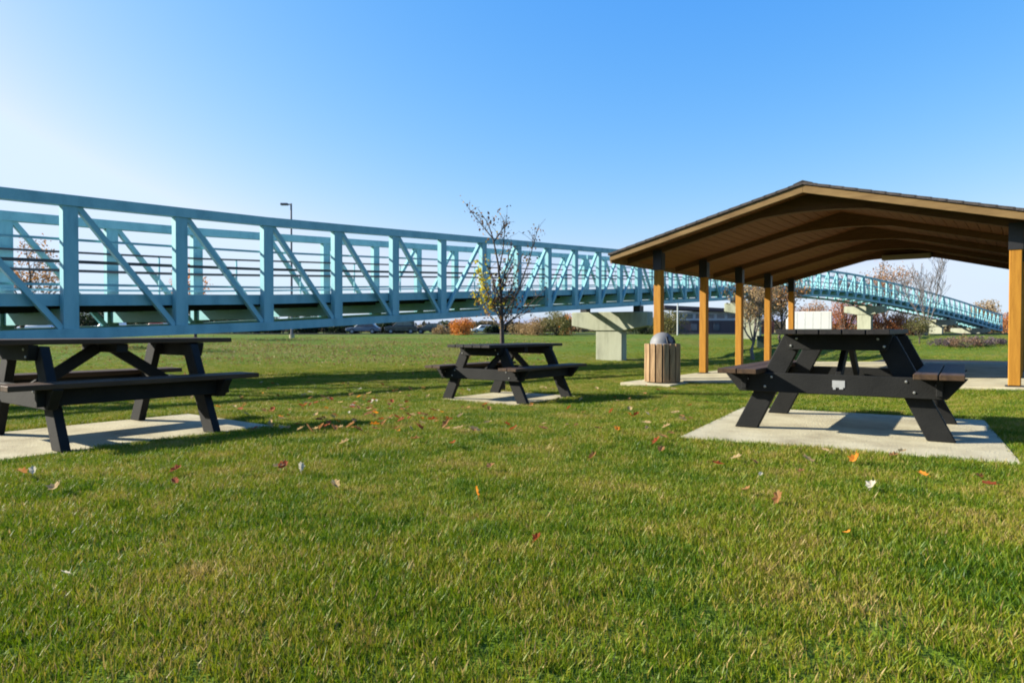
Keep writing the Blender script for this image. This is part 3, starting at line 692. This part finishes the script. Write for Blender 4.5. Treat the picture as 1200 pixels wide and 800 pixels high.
x, y = at(915, 48); tree('oak_tree', "tan and orange leaved tree behind the fourth shelter post", 'tree', x, y, 4.6, L_oak, M['bark'], 3000, .15, .2, seed=12, density=.8, clump=.25)
for i, (px, d, h, mm, lab, sz) in enumerate([
        (990, 84, 5.8, L_red, "deep rust tree right of the white box trailer", 5.2),
        (1016, 86, 4.5, L_red, "second rust tree, right next to the far pier", 4.0),
        (950, 92, 5.6, L_oak, "brown bushy tree above the white box trailer", 4.5),
        (1052, 76, 2.6, L_red, "low rust bush between the far piers", 4.5)]):
    x, y = at(px, d); shrub('rust_tree' if i != 3 else 'rust_shrub', lab, 'tree' if i != 3 else 'bush', x, y, sz, h, mm, 4200, .17, seed=20 + i)
x, y = at(1078, 44); tree('small_tree', "small dark olive tree behind the right end of the right picnic table", 'tree', x, y, 1.9, L_olive, M['bark'], 1500, .09, .2, seed=30, density=.9)
x, y = at(1085, 62); tree('bare_tree', "tall bare grey tree in the shelter opening", 'tree', x, y, 8.3, None, M['barkgrey'], 0, .1, .10, spread=.5, seed=31, n_side=8, upb=.55, minr=.016, rad=.10)
x, y = at(1036, 112); tree('brown_tree', "large thin-crowned brown tree above the bridge bend", 'tree', x, y, 12.0, L_oak, M['barkgrey'], 2600, .26, .2, seed=32, density=.7, clump=.5, minr=.02, spread=.38)
x, y = at(1008, 118); tree('purple_tree', "dull purple-grey tree left of the large brown tree behind the bridge", 'tree', x, y, 10.8, L_purple, M['barkgrey'], 2400, .26, .2, seed=33, density=.7, clump=.5, minr=.02, spread=.32)
x, y = at(1156, 138); shrub('round_tree', "round olive-brown tree beyond the low end of the bridge", 'tree', x, y, 6.6, 7.3, L_tan, 4200, .30, seed=34)
x, y = at(1190, 125); shrub('rust_shrub', "rust tree at the far end of the bridge behind the right post", 'bush', x, y, 5, 5.6, L_red, 2600, .25, seed=35)
for i, (px, d, wd_, h) in enumerate([(1112, 42, 2.6, .55), (1132, 41, 2.4, .75), (1146, 42, 1.8, .6), (1168, 43, 1.6, .45)]):
    x, y = at(px, d); shrub('bank_shrub', ["low purple-brown shrub on the bank, leftmost of four", "tallest low shrub on the bank beside the road, second of four", "low brown shrub on the bank, third of four", "smallest brown shrub on the bank, next to the right shelter post"][i], 'bush', x, y, wd_, h, L_purple if i != 1 else L_bed, 900, .09, seed=40 + i)
# dark hedge masses seen under the bridge
HL = ["dark evergreen at the far left edge behind the white van", "dark evergreen between the two white cars under the bridge", "dark evergreen just right of the second white car", "dark evergreen behind the red car",
      "dark evergreen left of the tall lamp post", "dark evergreen directly behind the tall lamp post", "low dark evergreen right of the tall lamp post", "low dark evergreen left of the silver-blue car", "low dark hedge behind the black van", "low dark hedge behind the orange bush", "low dark hedge behind the sapling"]
for i, (px, d, wd_, h) in enumerate([(-30, 104, 10, 4.6), (42, 106, 9, 4.2), (110, 104, 9, 4.4), (176, 106, 9, 4.0), (240, 104, 9, 4.1), (300, 105, 8, 3.5), (352, 104, 7, 2.9), (402, 104, 7, 2.6), (462, 106, 8, 2.2), (520, 106, 7, 1.9), (590, 106, 9, 1.5)]):
    x, y = at(px, d); shrub('dark_hedge', HL[i], 'hedge', x, y, wd_, h, L_green, 3200, .32, seed=50 + i, group='evergreen row beyond the parked cars', wy=4)
for i, (px, d, wd_, h) in enumerate([(752, 86, 6, 2.0), (770, 84, 4, 1.6)]):
    x, y = at(px, d); shrub('dark_hedge', ["dark hedge right behind the hammerhead pier", "low dark hedge left of the grey pole by the building"][i], 'hedge', x, y, wd_, h, L_green, 2200, .2, seed=70 + i)
# far woods: one mass
def far_woods():
    random.seed(99); b = MB()
    for k in range(900):
        a = R(random.uniform(-55, 55)); r = random.uniform(380, 520); x, y = math.sin(a) * r, math.cos(a) * r
        hh = random.uniform(3.5, 7.5) * (1 + .35 * math.sin(a * 9)); tn = random.random()
        for j in range(26):
            c = Vector((x + random.gauss(0, 3), y + random.gauss(0, 3), -0.4 + hh * random.random() ** .8))
            leaf_quads(b, [c], 3.2, tn)
    o = b.obj('far_woods', leaf_mat("leaves_far", [(0.05, 0.045, 0.035), (0.09, 0.07, 0.045), (0.12, 0.10, 0.05)]), tone=True)
    tag(o, "low hazy treeline along the horizon", 'woods', kind='stuff')
far_woods()

# ------------------------------------------------------------------ far objects
def lamp_post():
    x, y = at(342, 58); g = gz(x, y); t = thing('lamp_post', "tall dark parking lamp post with single arm behind the bridge", 'lamp post', (x, y, g))
    h = CAMZ + (387 - 239) * 58 / 800 - g
    b = MB(); b.tube([(0, 0, 0.3), (0, 0, h)], [.11, .075], 10); b.obj('pole', M['pole'], t)
    b = MB(); b.tube([(0, 0, 0), (0, 0, .32)], [.22, .22], 12); b.obj('footing', M['concrete'], t)
    b = MB(); b.box((-.32, 0, h - .08), (.5, .09, .09)); b.obj('arm', M['pole'], t)
    b = MB(); b.box((-.58, 0, h - .06), (.62, .38, .17)); hd = b.obj('lamp_head', M['pole'], t, bev=.03)
lamp_post()
x, y = at(794, 74); t = thing('grey_pole', "slim galvanised pole standing in front of the flat-roofed building", 'pole', (x, y, gz(x, y)))
b = MB(); b.tube([(0, 0, -.1), (0, 0, 3.75)], [.085, .07], 10); b.obj('pole_shaft', M['galv'], t)
b = MB(); b.box((0, 0, 3.83), (.3, .22, .16)); b.obj('pole_head', M['pole'], t, bev=.03)
x, y = at(820, 26.5); t = thing('marker_post', "thin dark marker post on the lawn left of the second shelter post", 'post', (x, y, gz(x, y)))
b = MB(); b.tube([(0, 0, -.1), (0, 0, .95)], [.028, .028], 8); b.obj('post_shaft', M['bracket'], t)
b = MB(); b.lathe([(.001, .99), (.03, .985), (.036, .95), (.03, .93)], 10); b.obj('post_cap', M['bracket'], t)
x, y = at(893, 43); t = thing('utility_box', "dark green utility box at the foot of the pier behind the shelter", 'utility box', (x, y, gz(x, y)), R(-20))
b = MB(); b.box((0, 0, .36), (.62, .5, .78)); b.obj('cabinet', M['utility'], t, bev=.03)
b = MB(); b.box((0, 0, .77), (.68, .56, .05)); b.obj('cabinet_lid', M['utility'], t, bev=.01)

def building():
    x, y = at(822, 108); g = gz(x, y)
    t = thing('flat_roofed_building', "long low building with dark overhanging flat roof beyond the lawn", 'building', (x, y, g), R(-8))
    b = MB(); b.box((0, 2, .95), (13.5, 5, 2.2)); b.obj('brick_wall', M['brick'], t)
    b = MB(); b.box((0.5, 2, 2.75), (9.6, 4.6, 1.4)); b.obj('upper_wall', M['wallgrey'], t)
    for k in range(6):
        b = MB(); b.box((-3.6 + k * 1.62, -.33, 2.72), (1.38, .08, .85)); w_ = b.obj('window', M['wallgrey'], t)
        b = MB(); b.box((-3.6 + k * 1.62, -.38, 2.72), (1.2, .03, .68)); b.obj('pane', M['glass'], w_)
    b = MB(); b.prism([(-5.9, 3.85), (5.6, 3.30), (5.6, 3.80), (-5.9, 4.45)], -1.6, 5.2); b.obj('roof', M['roofdark'], t, bev=.03)
    b = MB(); b.box((8.9, 1.2, .9), (4.2, 2.5, 2.2)); b.obj('annex', M['redbrick'], t)
    for k in range(3):
        b = MB(); b.box((-4.6 + k * 3.4, -.53, 1.0), (1.1, .06, 1.2)); w_ = b.obj('window', M['roofdark'], t)
        b = MB(); b.box((-4.6 + k * 3.4, -.57, 1.0), (.95, .03, 1.05)); b.obj('pane', M['glass'], w_)
building()
def trailer():
    x, y = at(948, 76); g = gz(x, y)
    t = thing('white_trailer', "plain white box trailer parked behind the shelter", 'trailer', (x, y, g), R(-26))
    b = MB(); b.box((0, 0, 1.56), (4.6, 2.1, 1.95)); bd = b.obj('trailer_body', M['white'], t, bev=.04)
    for k in range(6):
        b = MB(); b.box((-2.0 + k * .8, -1.057, 1.56), (.03, .012, 1.8)); b.obj('rib', M['white'], bd)
    b = MB(); b.box((0, 0, .52), (4.2, 1.8, .1)); b.obj('chassis', M['bracket'], t)
    for sx in (-.35, .35):
        for sy in (-.85, .85):
            b = MB(); b.lathe([(.001, -.1), (.2, -.1), (.3, -.08), (.3, .08), (.2, .1), (.001, .1)], 16); o = b.obj('wheel', M['tyre'], t, (sx, sy, .3)); o.rotation_euler = (R(90), 0, 0)
    b = MB(); b.box((2.6, 0, .52), (.8, .09, .09)); b.obj('tow_bar', M['bracket'], t)
trailer()
def car(px, d, rz, m, label, tall=False):
    x, y = at(px, d); z = 0.318
    t = thing('parked_car', label, 'car', (x, y, z), rz, 'cars parked beyond the lawn')
    k = 1.22 if tall else 1.0
    prof = [(-2.2, .35), (-2.25, .72 * k), (-1.5, .86 * k), (1.9, .9 * k), (2.2, .8 * k), (2.25, .35)]
    b = MB(); b.prism(prof, -.88, .88); body = b.obj('body', m, t, bev=.06)
    cab = [(-1.15, .85 * k), (-.45, 1.42 * k), (1.25 if not tall else 1.8, 1.45 * k), (1.95, .88 * k)]
    b = MB(); b.prism(cab, -.76, .76); b.obj('cabin', m, t, bev=.05)
    for s in (-1, 1):
        b = MB(); b.prism([(-.9, .92 * k), (-.4, 1.34 * k), (.25, 1.36 * k), (.25, .92 * k)], s * .765, s * .775); b.obj('side_window', M['glass'], t)
        b = MB(); b.prism([(.33, .92 * k), (.33, 1.36 * k), (1.2, 1.36 * k), (1.6, .92 * k)], s * .765, s * .775); b.obj('side_window', M['glass'], t)
        for wx in (-1.35, 1.35):
            b = MB(); b.lathe([(.001, -.1), (.2, -.11), (.33, -.09), (.33, .09), (.2, .11), (.001, .1)], 18); o = b.obj('wheel', M['tyre'], t, (wx, s * .82, .33)); o.rotation_euler = (R(90), 0, 0)
            b = MB(); b.lathe([(.001, .115), (.2, .112), (.2, .10)], 14); q = b.obj('rim', M['plate'], o); q.scale = (1, 1, -s)
        b = MB(); b.box((-2.22, s * .62, .66 * k), (.08, .36, .13)); b.obj('headlight', M['plate'], t)
        b = MB(); b.box((2.22, s * .66, .7 * k), (.08, .3, .14)); b.obj('tail_light', M['lens'], t)
car(426, 92, 0.0, M['silver'], "silver-blue car parked under the bridge, left of the dark van")
car(470, 94, 0.1, M['cardark'], "black van parked beyond the lawn left of the orange bush", True)
car(505, 96, 0.0, M['cardark'], "black car partly behind the orange bush", False)
car(566, 128, 0.2, M['carwhite'], "white car beside the orange bush, seen through the sapling")
car(45, 90, 0.0, M['carwhite'], "white van glimpsed under the bridge at far left", True)
car(128, 92, 0.15, M['carwhite'], "white car glimpsed under the bridge, second from the left", True)
car(182, 92, 0.1, M['carred'], "red car glimpsed under the bridge left of the tall lamp post")

# ------------------------------------------------------------------ fallen leaves
def leaf_mesh(k, c):
    random.seed(200 + k); n = 7; b = MB(); sp = []
    for i in range(2 * n):          # lobed oak-like outline, curled
        a = math.pi * 2 * i / (2 * n); r = (1.0 if i % 2 == 0 else .74) * random.uniform(.85, 1.05)
        x, y = math.cos(a) * r * .62, math.sin(a) * r; sp.append((x, y, 1.1 * (x * x) * random.uniform(.7, 1.4) + .30 * y * y * random.uniform(.3, 1)))
    V0 = [(0, 0, 0)] + sp
    for i in range(2 * n): b.add([V0[0], V0[i + 1], V0[(i + 1) % (2 * n) + 1]], [(0, 1, 2)], random.random())
    b.tube([(0, -.9, .1), (0, -1.35, .18)], .03, 3)
    return b.mesh('fallen_leaf', c, tone=True)
def dead(n, a_, b_, c_): return leaf_mat("dead_leaf_" + n, [a_, b_, c_], trans=.45, rough=.85)
LC = {'red': dead('red', (0.22, 0.035, 0.012), (0.30, 0.06, 0.02), (0.34, 0.10, 0.035)), 'brown': dead('brown', (0.22, 0.095, 0.03), (0.28, 0.13, 0.045), (0.33, 0.18, 0.07)),
      'tan': dead('tan', (0.32, 0.21, 0.09), (0.40, 0.28, 0.13), (0.46, 0.35, 0.19)), 'orange': dead('orange', (0.52, 0.16, 0.012), (0.62, 0.21, 0.018), (0.66, 0.27, 0.03)),
      'pale': dead('pale', (0.42, 0.37, 0.26), (0.50, 0.46, 0.34), (0.56, 0.52, 0.42))}
LM = {c: [leaf_mesh(i, m) for i in range(3)] for c, m in LC.items()}
def ground_at_pixel(px, py):
    lo, hi = 1.0, 60.0; k = (px - 600) / 800
    for _ in range(40):
        d = (lo + hi) / 2
        if 387 + 800 * (CAMZ - gz(k * d, d)) / d > py: lo = d
        else: hi = d
    return k * d, d
def leaf(px, py, c, size, tilt, label):
    x, y = ground_at_pixel(px, py); x0 = gz(x, y)
    o = link('fallen_leaf', random.choice(LM[c]), None, (x, y, x0 + 0.045)); o.scale = (size,) * 3
    o.rotation_euler = (tilt, random.uniform(-.4, .4), random.uniform(0, 6.28)); tag(o, label, 'leaf', 'fallen leaves on the lawn'); return o
random.seed(77)
BIG = [(558, 588, 'orange', .030, 1.35, "bright orange leaf standing upright in the grass, just left of centre"), (575, 556, 'brown', .045, .2, "brown curled leaf behind the upright orange leaf"),
       (629, 646, 'red', .026, .9, "dark red-brown leaf in the grass nearest the centre foreground"), (913, 596, 'brown', .038, 1.0, "curled golden-brown leaf below the right picnic table"),
       (994, 640, 'orange', .026, .3, "reddish orange leaf, nearest on the right of the lawn"), (940, 562, 'brown', .03, .2, "small brown leaf below the right picnic pad"),
       (967, 536, 'tan', .035, .2, "pale tan leaf at the edge of the right concrete pad"), (24, 563, 'brown', .045, .5, "large brown leaf on the grass near the left edge"),
       (37, 561, 'pale', .035, .7, "pale upturned leaf touching the brown one near the left edge"), (205, 560, 'red', .042, .4, "red-brown leaf on the grass below the left table"), (352, 557, 'pale', .032, .9, "pale whitish leaf on the grass between the left table and centre"),
       (403, 526, 'tan', .045, .4, "tan leaf on the grass right of the left table's shadow"), (493, 496, 'orange', .05, .4, "orange leaf in the leaf cluster left of the middle table"),
       (470, 498, 'red', .045, .5, "reddish leaf, left of the orange one in the leaf cluster"), (572, 501, 'tan', .05, .3, "tan leaf below the middle picnic table"), (594, 503, 'red', .035, .5, "small dark red leaf beside the tan leaf below the middle table"),
       (770, 524, 'red', .05, .5, "red-brown leaf left of the right concrete pad"), (775, 535, 'brown', .045, .3, "brown leaf just below the red-brown one left of the right pad"), (746, 491, 'red', .045, .6, "red leaf on the lawn below the trash bin"),
       (790, 459, 'tan', .06, .2, "tan leaf close to the shelter corner and trash bin"), (436, 474, 'pale', .05, .5, "pale leaf on the lawn left of the middle table"), (459, 474, 'red', .055, .5, "dark red leaf beside the pale leaf left of the middle table"),
       (74, 690, 'pale', .018, .6, "tiny pale leaf scrap in the left foreground grass"), (892, 566, 'pale', .02, .4, "tiny pale scrap on the grass below the right pad's left corner")]
for a in BIG: leaf(*a)
WORD = {'red': "dark red", 'brown': "brown", 'tan': "tan", 'orange': "orange", 'pale': "pale"}
for k in range(262):
    if k < 190: px, py = random.gauss(430, 85), random.uniform(450, 512); where = "in the leaf scatter between the left and middle tables"
    elif k < 212: px, py = random.uniform(20, 1180), random.uniform(512, 600); where = "alone on the open grass in front of the tables"
    else: px, py = random.uniform(600, 850), random.uniform(450, 512); where = "on the lawn between the middle table and the right pad"
    x, y = ground_at_pixel(px, py)
    if any(in_rect(x, y, t['pc'], t['pa'], t['pl'], t['pw']) for t in TABLES): continue
    c = random.choices(['red', 'brown', 'tan', 'orange', 'pale'], [4, 7, 5, 1.2, .5])[0]
    leaf(px, py, c, random.uniform(.028, .058), random.gauss(0, .35), "small %s fallen leaf %s" % (WORD[c], where))
# leaf litter on the far bank: uncountable
def litter():
    random.seed(5); b = MB()
    for k in range(11000):
        px = random.uniform(-150, 640); d = 44 + random.gauss(0, 7)
        if random.random() > math.exp(-((px - 380) / 260) ** 2): continue
        x, y = (px - 600) / 800 * d, d; z = gz(x, y)
        leaf_quads(b, [(x, y, z + .05)], .10)
    o = b.obj('leaf_litter', leaf_mat("leaves_litter", [(0.10, 0.055, 0.02), (0.19, 0.12, 0.045), (0.27, 0.19, 0.08)]), tone=True)
    tag(o, "scattered brown leaf litter over the bank beyond the bridge", 'leaf litter', kind='stuff')
litter()

# ------------------------------------------------------------------ grass
def grass():
    tufts = bpy.data.collections.new("grass_tufts")
    for v in range(10):
        r = random.Random(300 + v); V = []; F = []; T = []
        for k in range(20):
            a = r.uniform(0, 6.28); rr = .048 * r.random() ** .5; x, y = math.cos(a) * rr, math.sin(a) * rr
            h = r.uniform(.014, .040); wd_ = r.uniform(.0010, .0021); la = r.uniform(0, 6.28); ln = h * r.uniform(.05, .75); fa = r.uniform(0, 6.28)
            if r.random() < .08: h *= .45; ln = h * 2.0
            tone = r.random() * .8 if r.random() > .15 else r.uniform(.9, 1.7)
            b0 = len(V)
            for i, (f, ww) in enumerate(((0, 1), (.4, .95), (.75, .65))):
                cx = x + math.cos(la) * ln * f * f; cy = y + math.sin(la) * ln * f * f; z = h * f * (1 - .15 * f) - .004
                V += [(cx - math.cos(fa) * wd_ * ww, cy - math.sin(fa) * wd_ * ww, z), (cx + math.cos(fa) * wd_ * ww, cy + math.sin(fa) * wd_ * ww, z)]
            V.append((x + math.cos(la) * ln, y + math.sin(la) * ln, h * .85))
            F += [(b0, b0 + 1, b0 + 3, b0 + 2), (b0 + 2, b0 + 3, b0 + 5, b0 + 4), (b0 + 4, b0 + 5, b0 + 6)]; T += [tone] * 3
        me = bpy.data.meshes.new("grass_tuft"); me.from_pydata(V, [], F); me.materials.append(M['grass'])
        at_ = me.attributes.new("tone", 'FLOAT', 'FACE'); at_.data.foreach_set("value", np.array(T, np.float32)); me.update()
        tufts.objects.link(bpy.data.objects.new("grass_tuft", me))
    P = []; SC = []
    for d0, d1, dens, s0 in ((1.05, 4, 1500, 1.0), (4, 8, 1000, 1.05), (8, 15, 480, 1.15), (15, 26, 170, 1.4), (26, 60, 42, 1.8)):
        hw = d1 * .80; area = (d1 - d0) * 2 * hw; n = int(area * dens)
        x = rng.uniform(-hw, hw, n); y = rng.uniform(d0, d1, n); k = (np.abs(x) < y * .79 + .25) & (rng.random(n) < np.clip((62 - y) / 36, 0, 1))
        x, y = x[k], y[k]
        bad = np.zeros(len(x), bool)
        for t in TABLES: bad |= in_rect(x, y, t['pc'], t['pa'], t['pl'], t['pw'], 0.012)
        bad |= in_rect(x, y, tuple(PAV_C), AX, PAV_L, PAV_W, .01) | in_rect(x, y, tuple(ASP_C), AX, ASP_L, ASP_W, .01) | in_rect(x, y, (2.76, 13.22), AX, .42, .52)
        # thin and thicken in soft patches
        q = .5 + .5 * np.sin(x * 2.1 + 1.3 * np.sin(y * 1.7)) * np.sin(y * 2.6 + 1.1 * np.sin(x * 1.9)); keep = ~bad & (rng.random(len(x)) < .78 + .22 * q)
        x, y, q = x[keep], y[keep], q[keep]
        P.append(np.stack([x, y, ground(x, y)], -1)); SC.append(s0 * rng.uniform(.75, 1.2, len(x)) * (.85 + .3 * q))
    P = np.concatenate(P); SC = np.concatenate(SC)
    me = bpy.data.meshes.new("grass"); me.vertices.add(len(P)); me.vertices.foreach_set("co", P.astype(np.float32).ravel())
    a = me.attributes.new("gscale", 'FLOAT', 'POINT'); a.data.foreach_set("value", SC.astype(np.float32))
    a = me.attributes.new("grot", 'FLOAT', 'POINT'); a.data.foreach_set("value", rng.uniform(0, 6.283, len(P)).astype(np.float32))
    me.update(); print("tufts", len(P))
    o = link("grass", me); tag(o, "short green lawn grass with dry blades", 'grass', kind='stuff')
    ng = bpy.data.node_groups.new("grass_scatter", 'GeometryNodeTree')
    ng.interface.new_socket("Geometry", in_out='INPUT', socket_type='NodeSocketGeometry'); ng.interface.new_socket("Geometry", in_out='OUTPUT', socket_type='NodeSocketGeometry')
    N = ng.nodes; Lk = ng.links
    gi = N.new("NodeGroupInput"); go = N.new("NodeGroupOutput"); ci = N.new("GeometryNodeCollectionInfo"); ci.inputs[0].default_value = tufts; ci.inputs[1].default_value = True; ci.inputs[2].default_value = True
    ip = N.new("GeometryNodeInstanceOnPoints"); ip.inputs["Pick Instance"].default_value = True
    s = N.new("GeometryNodeInputNamedAttribute"); s.data_type = 'FLOAT'; s.inputs[0].default_value = "gscale"
    r = N.new("GeometryNodeInputNamedAttribute"); r.data_type = 'FLOAT'; r.inputs[0].default_value = "grot"
    cx = N.new("ShaderNodeCombineXYZ"); Lk.new(r.outputs[0], cx.inputs[2])
    Lk.new(gi.outputs[0], ip.inputs["Points"]); Lk.new(ci.outputs[0], ip.inputs["Instance"]); Lk.new(cx.outputs[0], ip.inputs["Rotation"]); Lk.new(s.outputs[0], ip.inputs["Scale"])
    Lk.new(ip.outputs[0], go.inputs[0])
    md = o.modifiers.new("scatter", 'NODES'); md.node_group = ng
grass()
